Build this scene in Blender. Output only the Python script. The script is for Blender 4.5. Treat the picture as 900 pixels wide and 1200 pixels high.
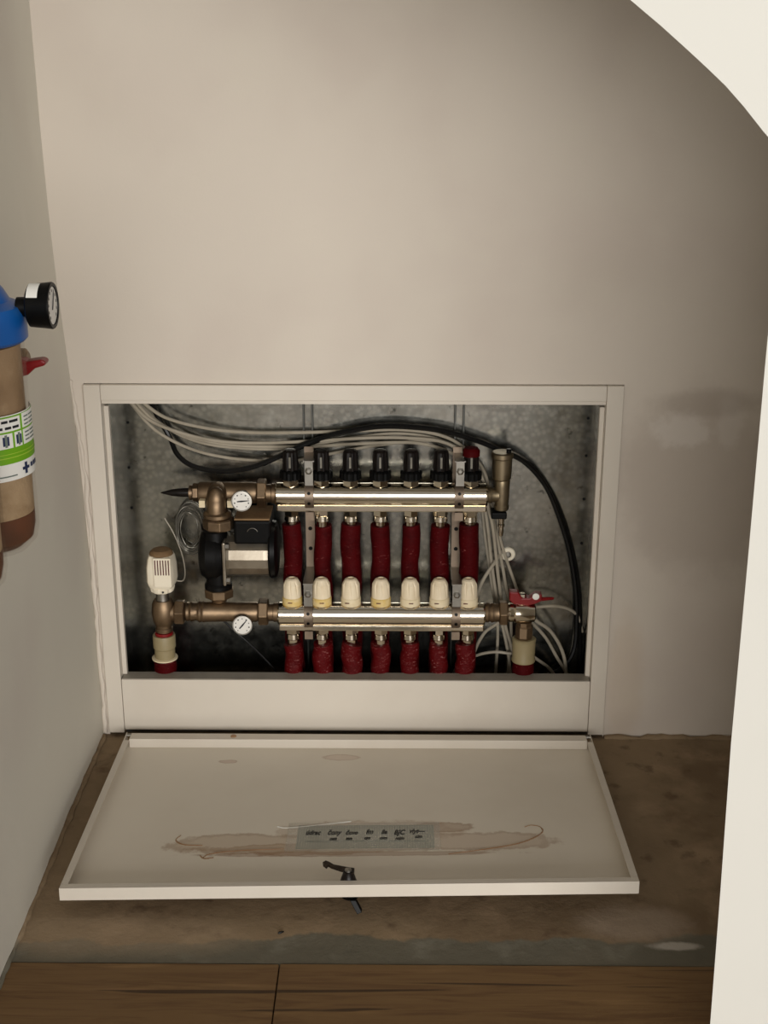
import bpy, bmesh, math, random
from mathutils import Vector, Matrix
random.seed(7)
S = bpy.context.scene
for o in list(bpy.data.objects): bpy.data.objects.remove(o)
COL = S.collection
PI = math.pi

# ------------------------------------------------------------------ camera
cam_d = bpy.data.cameras.new('camera'); cam = bpy.data.objects.new('camera', cam_d); COL.objects.link(cam)
cam_d.sensor_fit = 'VERTICAL'; cam_d.sensor_height = 36.0; cam_d.lens = 36.0 * 1557.26 / 1200.0
cam_d.clip_start = 0.02
cam.location = (0.0669, -1.9658, 1.0873)
cam.rotation_mode = 'XYZ'
cam.rotation_euler = (PI/2 - 0.3387, -0.0001, 0.0103)
S.camera = cam

# ------------------------------------------------------------------ world, lights, exposure
w = bpy.data.worlds.new('world'); S.world = w; w.use_nodes = True
w.node_tree.nodes['Background'].inputs[0].default_value = (1.0, 0.96, 0.91, 1)
w.node_tree.nodes['Background'].inputs[1].default_value = 0.29
def area(name, loc, target, sx, sy, power, col):
    d = bpy.data.lights.new(name, 'AREA'); d.shape = 'RECTANGLE'; d.size = sx; d.size_y = sy; d.energy = power; d.color = col
    o = bpy.data.objects.new(name, d); COL.objects.link(o); o.location = loc
    o.rotation_euler = (Vector(target) - Vector(loc)).to_track_quat('-Z', 'Y').to_euler()
    return o
area('window_daylight', (1.2, -8.6, 1.55), (0.0, 0.0, 0.6), 7.0, 2.9, 690, (1.0, 0.975, 0.94))
S.view_settings.view_transform = 'Standard'; S.view_settings.look = 'None'
S.view_settings.exposure = -0.08; S.view_settings.gamma = 1.0; S.view_settings.use_curve_mapping = False

# ------------------------------------------------------------------ materials
def lin(c):
    return tuple(((v/255)/12.92 if v/255 <= .04045 else ((v/255+.055)/1.055)**2.4) for v in c) + (1,)
class MT:
    """small node-material builder"""
    def __init__(s, name, rgb, rough=.5, metal=0, spec=.5):
        s.m = bpy.data.materials.new(name); s.m.use_nodes = True
        s.t = s.m.node_tree; s.n = s.t.nodes; s.b = s.n['Principled BSDF']
        s.b.inputs['Base Color'].default_value = lin(rgb); s.b.inputs['Roughness'].default_value = rough
        s.b.inputs['Metallic'].default_value = metal; s.b.inputs['Specular IOR Level'].default_value = spec
        s.c = None; s.tc = s.n.new('ShaderNodeTexCoord')
    def link(s, a, b): s.t.links.new(a, b)
    def vec(s, scale=(1, 1, 1), coord='Object'):
        mp = s.n.new('ShaderNodeMapping'); mp.inputs['Scale'].default_value = scale
        s.link(s.tc.outputs[coord], mp.inputs[0]); return mp.outputs[0]
    def noise(s, sc, detail=4, rough=.55, stretch=(1, 1, 1), dist=0):
        n = s.n.new('ShaderNodeTexNoise'); n.inputs['Scale'].default_value = sc; n.inputs['Detail'].default_value = detail
        n.inputs['Roughness'].default_value = rough; n.inputs['Distortion'].default_value = dist
        s.link(s.vec(stretch), n.inputs['Vector']); return n.outputs['Fac']
    def ramp(s, fac, lo, hi):
        r = s.n.new('ShaderNodeMapRange'); r.interpolation_type = 'SMOOTHSTEP'
        r.inputs[1].default_value = lo; r.inputs[2].default_value = hi
        s.link(fac, r.inputs[0]); return r.outputs[0]
    def math(s, op, a, b=None):
        m = s.n.new('ShaderNodeMath'); m.operation = op
        for i, v in enumerate((a, b)):
            if v is None: continue
            if hasattr(v, 'links'): s.link(v, m.inputs[i])
            else: m.inputs[i].default_value = v
        return m.outputs[0]
    def mix(s, rgb, fac, amount=1.0):
        mx = s.n.new('ShaderNodeMix'); mx.data_type = 'RGBA'
        if s.c is None: mx.inputs[6].default_value = s.b.inputs['Base Color'].default_value
        else: s.link(s.c, mx.inputs[6])
        mx.inputs[7].default_value = lin(rgb)
        f = s.math('MULTIPLY', fac, amount); s.link(f, mx.inputs[0])
        s.c = mx.outputs[2]; s.link(s.c, s.b.inputs['Base Color']); return s
    def bump(s, fac, strength=.2, dist=.002):
        b = s.n.new('ShaderNodeBump'); b.inputs['Strength'].default_value = strength; b.inputs['Distance'].default_value = dist
        s.link(fac, b.inputs['Height'])
        pn = s.b.inputs['Normal']
        if pn.links: s.link(pn.links[0].from_socket, b.inputs['Normal'])
        s.link(b.outputs[0], pn); return s
    def rough(s, fac, lo, hi):
        r = s.n.new('ShaderNodeMapRange'); r.inputs[3].default_value = lo; r.inputs[4].default_value = hi
        s.link(fac, r.inputs[0]); s.link(r.outputs[0], s.b.inputs['Roughness']); return s
    def xyz(s):
        x = s.n.new('ShaderNodeSeparateXYZ'); s.link(s.tc.outputs['Object'], x.inputs[0]); return x.outputs
    def blob(s, cx, cy, cz, rx, ry, rz, soft=.5, wob=.5, nsc=18):
        """mask of a wobbly ellipsoid (a stain with a shape of its own)"""
        X, Y_, Z_ = s.xyz()
        t = None
        for v, c, r in ((X, cx, rx), (Y_, cy, ry), (Z_, cz, rz)):
            if r is None: continue
            q = s.math('DIVIDE', s.math('SUBTRACT', v, c), r); q = s.math('MULTIPLY', q, q)
            t = q if t is None else s.math('ADD', t, q)
        d = s.math('ADD', s.math('SQRT', t), s.math('MULTIPLY', s.math('SUBTRACT', s.noise(nsc, 5, .65), .5), wob*2))
        r = s.n.new('ShaderNodeMapRange'); r.interpolation_type = 'SMOOTHSTEP'
        r.inputs[1].default_value = 1+soft*.5; r.inputs[2].default_value = 1-soft*.5; s.link(d, r.inputs[0]); return r.outputs[0]
M = {}
m = MT('wall_plaster', (212, 202, 189), .9, 0, .2)
m.mix((200, 187, 176), m.ramp(m.noise(3.2, 3), .45, .7), .45).mix((214, 206, 190), m.ramp(m.noise(7, 5), .5, .75), .35)
m.mix((188, 177, 163), m.ramp(m.noise(1.7, 2), .5, .72), .3)
m.mix((176, 163, 151), m.blob(.54, 0, .44, .13, None, .15, .6, .45, 9), .5)
m.mix((218, 210, 200), m.blob(.50, 0, .53, .042, None, .026, .7, .95, 30), .6)
m.mix((218, 210, 200), m.blob(.575, 0, .545, .02, None, .04, .7, .9, 30), .4)
m.mix((160, 147, 134), m.blob(.54, 0, .572, .08, None, .02, .8, .7, 14), .35)
m.mix((184, 160, 130), m.blob(.44, 0, .1, .03, None, .12, .8, .5, 10), .25)
m.bump(m.noise(40, 6, .6), .12, .004).bump(m.noise(260, 3), .12, .001); M['plaster'] = m.m
m = MT('side_plaster', (214, 209, 196), .85, 0, .25)
m.mix((204, 194, 184), m.ramp(m.noise(2.5, 3), .42, .7), .5).mix((220, 215, 203), m.ramp(m.noise(9, 5), .55, .8), .4)
m.bump(m.noise(30, 5), .1, .004).bump(m.noise(240, 3), .12, .001); M['side'] = m.m
m = MT('white_paint', (216, 214, 206), .6, 0, .35); m.mix((209, 207, 198), m.ramp(m.noise(4, 4), .4, .7), .5)
m.bump(m.noise(180, 3), .06, .001); M['front'] = m.m
m = MT('concrete', (140, 120, 94), .9, 0, .25)
m.mix((106, 86, 64), m.ramp(m.noise(5, 5), .42, .68), .7).mix((164, 140, 112), m.ramp(m.noise(11, 6), .5, .74), .7)
m.mix((84, 64, 48), m.ramp(m.noise(24, 6), .56, .72), .6)
X_, Y_, Z_ = m.xyz()
band = m.math('ADD', Y_, m.math('MULTIPLY', m.math('SUBTRACT', m.noise(7, 6, .6, (1, .35, 1)), .5), .085))
band = m.math('SUBTRACT', band, m.math('MULTIPLY', m.ramp(X_, -.28, -.02), .016))
m.mix((98, 96, 84), m.ramp(band, -.545, -.553), .85)
m.mix((136, 132, 118), m.math('MULTIPLY', m.ramp(band, -.545, -.556), m.ramp(m.noise(16, 5), .5, .75)), .6)
m.mix((176, 158, 138), m.blob(.38, -.50, 0, .07, .035, None, .9, .6, 16), .55)
m.mix((205, 196, 184), m.blob(.425, -.545, 0, .03, .008, None, .7, .5, 40), .6)
m.mix((178, 156, 128), m.blob(-.3, -.53, 0, .16, .04, None, .9, .5, 8), .4)
m.bump(m.noise(50, 7, .65), .35, .004).bump(m.noise(300, 3), .2, .001); M['concrete'] = m.m
m = MT('floor_wood', (116, 88, 54), .55, 0, .35)
m.mix((92, 64, 37), m.ramp(m.noise(6, 6, .6, (1, 14, 1), 1.2), .42, .7), .75).mix((148, 115, 74), m.ramp(m.noise(5, 4, .6, (1, 9, 1)), .55, .8), .6)
m.mix((44, 28, 16), m.ramp(m.noise(3.1, 2, .5, (.7, 22, 1), .6), .66, .69), .75)
m.bump(m.noise(8, 6, .6, (1, 25, 1)), .15, .002).rough(m.noise(10, 4), .45, .7); M['wood'] = m.m
m = MT('white_steel', (213, 204, 190), .42, 0, .5); m.mix((203, 192, 177), m.ramp(m.noise(8, 4), .45, .7), .4); M['frame'] = m.m
m = MT('door_steel', (232, 223, 207), .45, 0, .5)
m.mix((220, 209, 192), m.ramp(m.noise(5, 4), .4, .7), .5)
# glue smears left by wiping round the label strip
def smear(cx, cy, rx, ry, amt, col, wob=.5, nsc=22):
    a = m.blob(cx, cy, 0, rx, ry, None, .3, wob, nsc); b = m.blob(cx, cy, 0, rx*.88, ry*.8, None, .35, wob, nsc)
    m.mix(col, a, amt*.85); m.mix((146, 110, 76), m.math('MULTIPLY', a, m.math('SUBTRACT', 1.0, b)), amt*.9)
smear(-.135, -.355, .115, .026, .45, (170, 136, 98), .85, 20)
smear(-.06, -.372, .14, .015, .45, (166, 130, 92), .9, 24)
smear(.19, -.352, .10, .024, .4, (170, 134, 102), .9, 20)
smear(.135, -.312, .04, .014, .55, (158, 124, 90), .8, 30)
smear(.03, -.325, .11, .03, .25, (180, 150, 120), .9, 24)
smear(.0, -.385, .20, .006, .5, (150, 110, 78), .6, 26)
smear(-.02, -.09, .03, .01, .35, (196, 160, 140), .6, 30)
smear(-.20, -.105, .015, .006, .5, (186, 148, 128), .6, 30)
m.bump(m.noise(200, 2), .04, .001); M['door'] = m.m
m = MT('glue_smear', (146, 108, 72), .5); m.mix((172, 138, 102), m.ramp(m.noise(60, 3), .4, .7), .6); M['glue'] = m.m
m = MT('galvanised', (172, 171, 163), .3, 1.0)
v = m.n.new('ShaderNodeTexVoronoi'); v.inputs['Scale'].default_value = 110; m.link(m.vec((1, 1, 1)), v.inputs['Vector'])
m.mix((132, 133, 127), m.ramp(v.outputs['Distance'], .15, .7), .6).mix((204, 202, 192), m.ramp(m.noise(6, 4), .45, .7), .5)
m.mix((70, 70, 64), m.ramp(m.noise(42, 7, .75), .6, .66), .75).mix((96, 84, 76), m.ramp(m.noise(5, 3), .52, .7), .45)
m.rough(m.noise(45, 5, .7), .08, .30).bump(m.noise(9, 2), .05, .003); M['galv'] = m.m
m = MT('galvanised_dull', (96, 96, 92), .5, 1.0); m.mix((70, 70, 66), m.ramp(m.noise(20, 4), .4, .7), .6); M['galvdark'] = m.m
m = MT('bracket_steel', (138, 122, 106), .5, .85); m.mix((104, 92, 80), m.ramp(m.noise(40, 4), .45, .7), .6); M['brk'] = m.m
m = MT('sill_paint', (150, 142, 130), .45); m.mix((128, 120, 110), m.ramp(m.noise(20, 4), .45, .7), .6); M['sill'] = m.m
m = MT('steel_grey', (150, 146, 138), .35, 1.0); m.rough(m.noise(60, 4), .25, .5); M['steel'] = m.m
m = MT('nickel', (224, 214, 196), .16, 1.0); m.mix((196, 178, 150), m.ramp(m.noise(14, 5), .5, .8), .5)
m.rough(m.noise(30, 5), .06, .2).bump(m.noise(24, 3), .05, .002); M['nickel'] = m.m
m = MT('brass', (140, 119, 95), .46, 1.0); m.mix((100, 82, 66), m.ramp(m.noise(28, 5, .6), .42, .7), .7).mix((160, 134, 100), m.ramp(m.noise(60, 4), .58, .8), .5)
m.rough(m.noise(50, 4), .38, .58).bump(m.noise(140, 3), .2, .001); M['brass'] = m.m
m = MT('worn_brass', (146, 132, 108), .45, 1.0); m.mix((106, 92, 70), m.ramp(m.noise(40, 5), .42, .7), .6); m.rough(m.noise(50, 4), .35, .55); M['vent'] = m.m
m = MT('red_sleeve', (70, 3, 6), .65, 0, .08)
m.mix((46, 2, 4), m.ramp(m.noise(30, 4), .4, .7), .6).mix((170, 96, 92), m.ramp(m.noise(55, 6, .7, (1, 1, 3.5), 1.5), .62, .68), .5)
m.bump(m.noise(70, 4, .6, (1, 1, 3)), .5, .003); M['red'] = m.m
m = MT('scuffed_red_sleeve', (84, 5, 8), .55, 0, .12)
m.mix((66, 6, 8), m.ramp(m.noise(30, 4), .4, .7), .6).mix((190, 124, 120), m.ramp(m.noise(110, 6, .72, (1, 1, 3.2), 1.2), .59, .63), .45)
m.bump(m.noise(90, 5, .65, (1, 1, 3)), .7, .003); M['redscuff'] = m.m
m = MT('red_plastic', (124, 11, 15), .38); m.mix((90, 7, 10), m.ramp(m.noise(40, 3), .5, .8), .4); M['redp'] = m.m
m = MT('black_plastic', (7, 7, 7), .4, 0, .15); m.mix((16, 14, 13), m.ramp(m.noise(40, 4), .5, .8), .6); M['black'] = m.m
m = MT('smoky_cap', (24, 19, 17), .3, 0, .25); m.mix((14, 12, 11), m.ramp(m.noise(90, 3), .4, .7), .6); M['smoky'] = m.m
m = MT('dark_bronze', (58, 48, 40), .4, .8); m.mix((34, 27, 22), m.ramp(m.noise(60, 4), .45, .7), .6); M['bronze'] = m.m
m = MT('black_cable', (14, 13, 12), .35, 0, .3); m.mix((24, 22, 20), m.ramp(m.noise(30, 3), .5, .8), .5); M['bcable'] = m.m
m = MT('white_cable', (168, 158, 140), .5); m.mix((140, 130, 112), m.ramp(m.noise(25, 4), .45, .75), .6); M['wcable'] = m.m
m = MT('grey_wire', (120, 116, 106), .4, .6); m.mix((90, 86, 76), m.ramp(m.noise(40, 3), .45, .7), .5); M['wire'] = m.m
m = MT('ivory_plastic', (148, 134, 100), .5); m.mix((136, 122, 88), m.ramp(m.noise(30, 4), .45, .75), .5); M['ivory'] = m.m
m = MT('knob_plastic', (232, 216, 186), .45); m.mix((214, 194, 158), m.ramp(m.noise(40, 3), .45, .75), .5); M['knob'] = m.m
m = MT('knob_ring_yellowed', (216, 186, 112), .45); m.mix((226, 206, 162), m.ramp(m.noise(50, 3), .4, .7), .8); M['yellow'] = m.m
m = MT('knob_ring', (230, 214, 180), .45); m.mix((214, 194, 150), m.ramp(m.noise(50, 3), .45, .7), .5); M['ring'] = m.m
m = MT('head_plastic', (238, 228, 206), .4); m.mix((222, 208, 180), m.ramp(m.noise(30, 3), .45, .75), .5); M['head'] = m.m
m = MT('dusty_top', (132, 104, 70), .8); m.mix((96, 72, 46), m.ramp(m.noise(40, 5), .4, .7), .6); M['dust'] = m.m
m = MT('slot_dark', (92, 44, 36), .7); m.mix((60, 30, 26), m.ramp(m.noise(60, 3), .4, .7), .5); M['slot'] = m.m
m = MT('dial_white', (226, 222, 214), .35); m.mix((200, 196, 190), m.ramp(m.noise(60, 4), .5, .8), .5); M['dial'] = m.m
m = MT('print_black', (22, 22, 26), .6); m.mix((34, 34, 38), m.ramp(m.noise(60, 2), .4, .7), .5); M['ink'] = m.m
m = MT('print_blue', (24, 38, 74), .6); m.mix((34, 50, 88), m.ramp(m.noise(60, 2), .4, .7), .5); M['inkblue'] = m.m
m = MT('print_grey', (104, 116, 108), .6); m.mix((124, 134, 124), m.ramp(m.noise(60, 2), .4, .7), .5); M['inkgrey'] = m.m
m = MT('cast_black', (8, 7, 7), .45, 0, .18); m.mix((38, 27, 19), m.ramp(m.noise(30, 5), .5, .75), .6); m.bump(m.noise(150, 3), .2, .001); M['cast'] = m.m
m = MT('cast_alu', (168, 158, 142), .4, .9); m.mix((128, 116, 100), m.ramp(m.noise(25, 5), .45, .7), .5); m.bump(m.noise(160, 3), .1, .001); M['alu'] = m.m
m = MT('blue_plastic', (8, 84, 158), .42); m.mix((70, 120, 168), m.ramp(m.noise(14, 3), .45, .7), .5); M['blue'] = m.m
m = MT('bowl_plastic', (140, 108, 78), .08); m.b.inputs['Alpha'].default_value = .10
m.bump(m.noise(16, 2), .02, .001); M['bowl'] = m.m
m = MT('filter_cartridge', (168, 140, 106), .8); m.mix((122, 96, 66), m.ramp(m.noise(9, 4), .4, .7), .7).mix((184, 158, 122), m.ramp(m.noise(60, 5), .55, .8), .6)
m.bump(m.noise(120, 5), .5, .002); M['cart'] = m.m
m = MT('filter_mesh', (190, 164, 128), .8); m.mix((158, 130, 95), m.ramp(m.noise(45, 5), .45, .7), .6); m.bump(m.noise(150, 5), .6, .002); M['mesh'] = m.m
m = MT('rusty_sediment', (92, 44, 22), .7); m.mix((54, 22, 11), m.ramp(m.noise(18, 5), .4, .7), .8); M['rust'] = m.m
m = MT('label_white', (236, 234, 226), .5); m.mix((226, 222, 212), m.ramp(m.noise(20, 2), .4, .7), .5); M['lwhite'] = m.m
m = MT('label_green', (112, 170, 12), .5); m.mix((96, 150, 8), m.ramp(m.noise(20, 2), .4, .7), .6); M['lgreen'] = m.m
m = MT('label_lime', (166, 200, 60), .5); m.mix((150, 190, 50), m.ramp(m.noise(20, 2), .4, .7), .5); M['llime'] = m.m
m = MT('squared_paper', (158, 163, 148), .35, 0, .6)
X_, Y_, Z_ = m.xyz()
def grid(v, pitch):
    f = m.math('FRACT', m.math('DIVIDE', v, pitch)); return m.math('LESS_THAN', f, .3)
m.mix((108, 116, 104), m.math('MAXIMUM', grid(X_, .0036), grid(Y_, .0036)), .75); m.mix((190, 192, 178), m.ramp(m.noise(12, 3), .5, .8), .4); M['paper'] = m.m
m = MT('clear_tape', (225, 220, 208), .12); m.b.inputs['Alpha'].default_value = .22; m.mix((235, 232, 225), m.ramp(m.noise(20, 3), .5, .8), .5); M['tape'] = m.m

# ------------------------------------------------------------------ mesh helpers (metres)
def obj(name, bm, mat, parent=None, smooth=False, bevel=0, kind=None):
    me = bpy.data.meshes.new(name); bmesh.ops.recalc_face_normals(bm, faces=bm.faces); bm.to_mesh(me); bm.free()
    if isinstance(mat, (list, tuple)):
        for k in mat: me.materials.append(M[k])
    else: me.materials.append(M[mat])
    if smooth:
        me.polygons.foreach_set('use_smooth', [True]*len(me.polygons)); 
        me.set_sharp_from_angle(angle=math.radians(29))
    o = bpy.data.objects.new(name, me); COL.objects.link(o)
    if parent: o.parent = parent
    if bevel:
        b = o.modifiers.new('bevel', 'BEVEL'); b.width = bevel; b.segments = 2; b.limit_method = 'ANGLE'; b.angle_limit = math.radians(40)
    if kind: o['kind'] = kind
    return o
def thing(name, label, cat, loc=(0, 0, 0), group=None):
    o = bpy.data.objects.new(name, None); COL.objects.link(o); o.location = loc; o.empty_display_size = .02
    tag(o, label, cat, group); return o
def tag(o, label, cat, group=None):
    o['label'] = label; o['category'] = cat
    if group: o['group'] = group
    return o
def struct(o): o['kind'] = 'structure'; return o
def keep(o, parent):
    """parent while keeping world coordinates of the mesh"""
    bpy.context.view_layer.update()
    o.parent = parent; o.matrix_parent_inverse = parent.matrix_world.inverted(); return o
def box(bm, x0, x1, y0, y1, z0, z1, mi=0):
    v = [bm.verts.new(c) for c in ((x0,y0,z0),(x1,y0,z0),(x1,y1,z0),(x0,y1,z0),(x0,y0,z1),(x1,y0,z1),(x1,y1,z1),(x0,y1,z1))]
    for q in ((0,3,2,1),(4,5,6,7),(0,1,5,4),(1,2,6,5),(2,3,7,6),(3,0,4,7)):
        f = bm.faces.new([v[i] for i in q]); f.material_index = mi
    return v
def BX(*a):
    bm = bmesh.new(); box(bm, *a); return bm
def basis(d):
    d = Vector(d).normalized(); up = Vector((0, 0, 1)) if abs(d.z) < .9 else Vector((0, 1, 0))
    a = d.cross(up).normalized(); b = a.cross(d).normalized(); return d, a, b
def lathe(bm, org, axis, prof, seg=24, rib=None, phase=0):
    """revolve prof [(t along axis, radius)] about axis from org; closed ends; rib = (count-mod fn)"""
    d, a, b = basis(axis); org = Vector(org); rings = []
    for t, r in prof:
        ring = []
        for i in range(seg):
            th = 2*PI*i/seg + phase; rr = r*(rib(i, t) if rib else 1)
            ring.append(bm.verts.new(org + d*t + (a*math.cos(th) + b*math.sin(th))*rr))
        rings.append(ring)
    for p, q in zip(rings, rings[1:]):
        for i in range(seg): bm.faces.new((p[i], p[(i+1) % seg], q[(i+1) % seg], q[i]))
    bm.faces.new(list(reversed(rings[0]))); bm.faces.new(rings[-1])
def LA(*a, **k):
    bm = bmesh.new(); lathe(bm, *a, **k); return bm
def hexnut(org, axis, L, r, phase=0, seg=6):
    return LA(org, axis, [(0, r*.9), (L*.12, r), (L*.88, r), (L, r*.9)], seg=seg, phase=phase)
def catmull(pts, n=8):
    P = [Vector(p) for p in pts]; P = [P[0]*2-P[1]] + P + [P[-1]*2-P[-2]]; out = []
    for i in range(1, len(P)-2):
        for k in range(n):
            t = k/n; a, b, c, d = P[i-1:i+3]
            out.append(.5*((2*b)+(c-a)*t+(2*a-5*b+4*c-d)*t*t+(3*b-a-3*c+d)*t*t*t))
    out.append(P[-2]); return out
def tube(bm, pts, r, seg=10, radf=None, ellipse=None):
    P = [Vector(p) for p in pts]; rings = []; d0 = (P[1]-P[0]).normalized(); _, a, b = basis(d0)
    for i, p in enumerate(P):
        d = (P[min(i+1, len(P)-1)]-P[max(i-1, 0)]).normalized()
        a = (a - d*a.dot(d)).normalized(); b = d.cross(a)
        rr = r*(radf(i/(len(P)-1)) if radf else 1)
        rings.append([bm.verts.new(p + (a*math.cos(2*PI*k/seg)+b*math.sin(2*PI*k/seg))*rr) for k in range(seg)])
    for p, q in zip(rings, rings[1:]):
        for k in range(seg): bm.faces.new((p[k], p[(k+1) % seg], q[(k+1) % seg], q[k]))
    bm.faces.new(list(reversed(rings[0]))); bm.faces.new(rings[-1])
def TU(*a, **k):
    bm = bmesh.new(); tube(bm, *a, **k); return bm
def mm(l): return [(a/1000, b/1000, c/1000) for a, b, c in l]
def prism(bm, poly, f0, f1):
    """poly list of 2d; f0/f1 map 2d->3d for both caps"""
    A = [bm.verts.new(f0(p)) for p in poly]; B = [bm.verts.new(f1(p)) for p in poly]; n = len(poly)
    bm.faces.new(A); bm.faces.new(list(reversed(B)))
    for i in range(n): bm.faces.new((A[i], B[i], B[(i+1) % n], A[(i+1) % n]))

# ------------------------------------------------------------------ setting
# back wall with the recess for the cabinet
bm = bmesh.new()
box(bm, -.56, -.4105, 0, .16, -.05, 2.4); box(bm, .4105, 1.5, 0, .16, -.05, 2.4); box(bm, -.4105, .4105, 0, .16, .6005, 2.4); box(bm, -.4105, .4105, .118, .16, -.05, .6005)
wb = struct(obj('wall_back', bm, 'plaster'))
bm = bmesh.new(); pts = [(.412+i*.012, -.003+random.uniform(-.003, .0015), random.uniform(-.001, .0015)) for i in range(50)]
tube(bm, pts, .005, 7, lambda t: 1+.5*math.sin(t*53)*math.sin(t*17)); obj('mortar_edge', bm, 'concrete', wb, True)
# left wall, slightly leaning, plaster swelling towards the floor
bm = bmesh.new()
zs = [-.05, 0, .15, .32, .45, .6, .75, .85, .97, 1.2, 1.6, 2.4]; xs = [-.42, -.42, -.4205, -.4217, -.4245, -.4295, -.4385, -.442, -.444, -.445, -.446, -.448]
ys = [.0, -.03, -.08] + [-.08-.145*i for i in range(1, 17)]
g = [[bm.verts.new((x + (.002*math.sin(y*9+z*5) if y < -.02 else 0), y, z)) for z, x in zip(zs, xs)] for y in ys]
for i in range(len(ys)-1):
    for j in range(len(zs)-1): bm.faces.new((g[i][j], g[i][j+1], g[i+1][j+1], g[i+1][j]))
r = bmesh.ops.extrude_face_region(bm, geom=bm.faces[:])
for v in r['geom']:
    if isinstance(v, bmesh.types.BMVert): v.co.x = -.56
wl = struct(obj('wall_left', bm, 'side', smooth=True))
# rough plaster bead in the corner beside the cabinet frame
bm = bmesh.new(); pts = []
for i in range(60):
    z = .004 + i*.0102
    pts.append((-.4175 - .012*max(0, (z-.45)/.15) + random.uniform(-.0012, .0012), -.001 + random.uniform(-.001, .001), z))
tube(bm, pts, .0042, 8, lambda t: 1 + .35*math.sin(t*47)*math.sin(t*19) - .3*t)
obj('plaster_bead', bm, 'plaster', wl, True)
bm = bmesh.new(); pts = [(-.4185+random.uniform(-.0015, .0015), -.01-i*.0125, .0008+random.uniform(-.0005, .001)) for i in range(60)]
tube(bm, pts, .0045, 7, lambda t: 1+.35*math.sin(t*61)*math.sin(t*23)); obj('plaster_edge', bm, 'concrete', wl, True)
# front wall of the recess under the stairs: upright jamb on the right, curved stair underside on top
FY = -.78
edge = [(.4125, -.02), (.4108, .078), (.4077, .243), (.4035, .425), (.4023, .636), (.4008, .81), (.4005, .9), (.398, .955), (.393, .99), (.3842, 1.0122), (.3793, 1.0171), (.3615, 1.0367), (.3441, 1.054), (.3271, 1.0685), (.3098, 1.0827), (.2867, 1.1013), (.2598, 1.1216), (.21, 1.160), (.12, 1.232), (0, 1.33), (-.15, 1.46), (-.30, 1.58), (-.446, 1.68)]
poly = edge + [(-.446, 2.4), (1.5, 2.4), (1.5, -.02)]
cen = Vector((-.1, .5))
def back(p):
    q = Vector(p)
    if p in edge[1:-1]:
        dn = (q-cen).normalized(); q = q + dn*.07
    return (q.x + (.07 if p == edge[0] else 0), FY+.10, q.y + (.07 if p == edge[-1] else 0))
bm = bmesh.new(); prism(bm, poly, lambda p: (p[0], FY, p[1]), back)
bm.normal_update(); bmesh.ops.triangulate(bm, faces=[f for f in bm.faces if len(f.verts) > 4])
struct(obj('wall_front', bm, 'front'))
# floor slab
fl = struct(obj('floor', BX(-.56, 1.5, -.5845, .16, -.05, 0), 'concrete'))
bm = bmesh.new(); n = 60
obj('screed_base', BX(-.56, 1.5, -2.6, -.5845, -.05, -.012), 'concrete', fl)
# wooden planks in front of the screed
rows = 10; W_ = .19; y = -.586
for rI in range(rows):
    cuts = sorted({-.4455, 1.5, (-.078, .42, -.2, .15, .33, -.05, .5, .2, -.3, .1)[rI], (.9, -.1, 1.0, 1.1, -.35, .8, -.2, .95, .7, .85)[rI]})
    for a, b in zip(cuts, cuts[1:]):
        dz = random.uniform(-.0004, .0004)
        o = obj('plank', BX(a+.0007, b-.0007, y-W_+.0007, y, -.012, .001+dz), 'wood', fl, bevel=.0012)
    y -= W_

# ------------------------------------------------------------------ manifold cabinet
cab = thing('manifold_cabinet', 'white steel recessed heating manifold cabinet with its door folded down onto the floor', 'cabinet')
HW, DEP, T = .388, .1155, .0016
back_p = obj('back_panel', BX(-HW, HW, DEP, DEP+T, 0.0005, .583), 'galv', cab)
obj('side_panel', BX(-HW-T, -HW, .004, DEP+T, .0005, .583), 'galv', cab)
obj('side_panel', BX(HW, HW+T, .004, DEP+T, .0005, .583), 'galv', cab)
obj('top_panel', BX(-HW, HW, .004, DEP+T, .583, .583+T), 'galv', cab)
for x in (-.0775, .1675):          # pressed vertical rails on the back panel
    for dx in (-.0085, .0055):
        obj('mounting_rail', BX(x+dx, x+dx+.003, DEP-.008, DEP-.0002, .02, .5825), 'galvdark', cab, bevel=.0006)
for x, z in ((-.371, .507), (-.374, .43), (-.374, .36), (.376, .516), (.376, .453), (.376, .378), (.376, .30)):
    obj('rivet_hole', LA((x, DEP-.0012, z), (0, 1, 0), [(0, .0022), (.001, .0026)], seg=10), 'black', cab)
# frame members
FF = -.008
obj('frame_upright', BX(-.41, -.3845, FF, .003, .0068, .5997), 'frame', cab, bevel=.0012)
obj('frame_upright', BX(.3845, .41, FF, .003, .0068, .5997), 'frame', cab, bevel=.0012)
obj('frame_top_bar', BX(-.3842, .3842, FF+.0004, .003, .5755, .5997), 'frame', cab, bevel=.0012)
obj('frame_top_return', BX(-.3842, .3842, -.0035, .012, .5695, .5752), 'frame', cab, bevel=.0006)
for s in (-1, 1):
    a, b = sorted((s*.3872, s*.3778))
    obj('frame_side_return', BX(a, b, .012, .022, .101, .562), 'frame', cab, bevel=.0008)
    obj('frame_side_web', BX(*sorted((s*.3845, s*.3868)), .003, .030, .0068, .575), 'frame', cab)
fp = obj('front_panel', BX(-.3838, .3838, FF+.0014, .0005, .012, .104), 'frame', cab, bevel=.0008)
obj('added_dark_backing', BX(-.3838, .3838, .0008, .0026, .004, .1040), 'galvdark', cab)  # unseen sheet, added so the lower back panel mirrors something dark
obj('sill', BX(-.3830, .3830, FF+.0022, .020, .1042, .1056), 'sill', cab)
# door: shallow steel tray lying face down on the floor, hinged at the foot of the frame
door = bpy.data.objects.new('door', None); COL.objects.link(door); door.parent = cab
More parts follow.
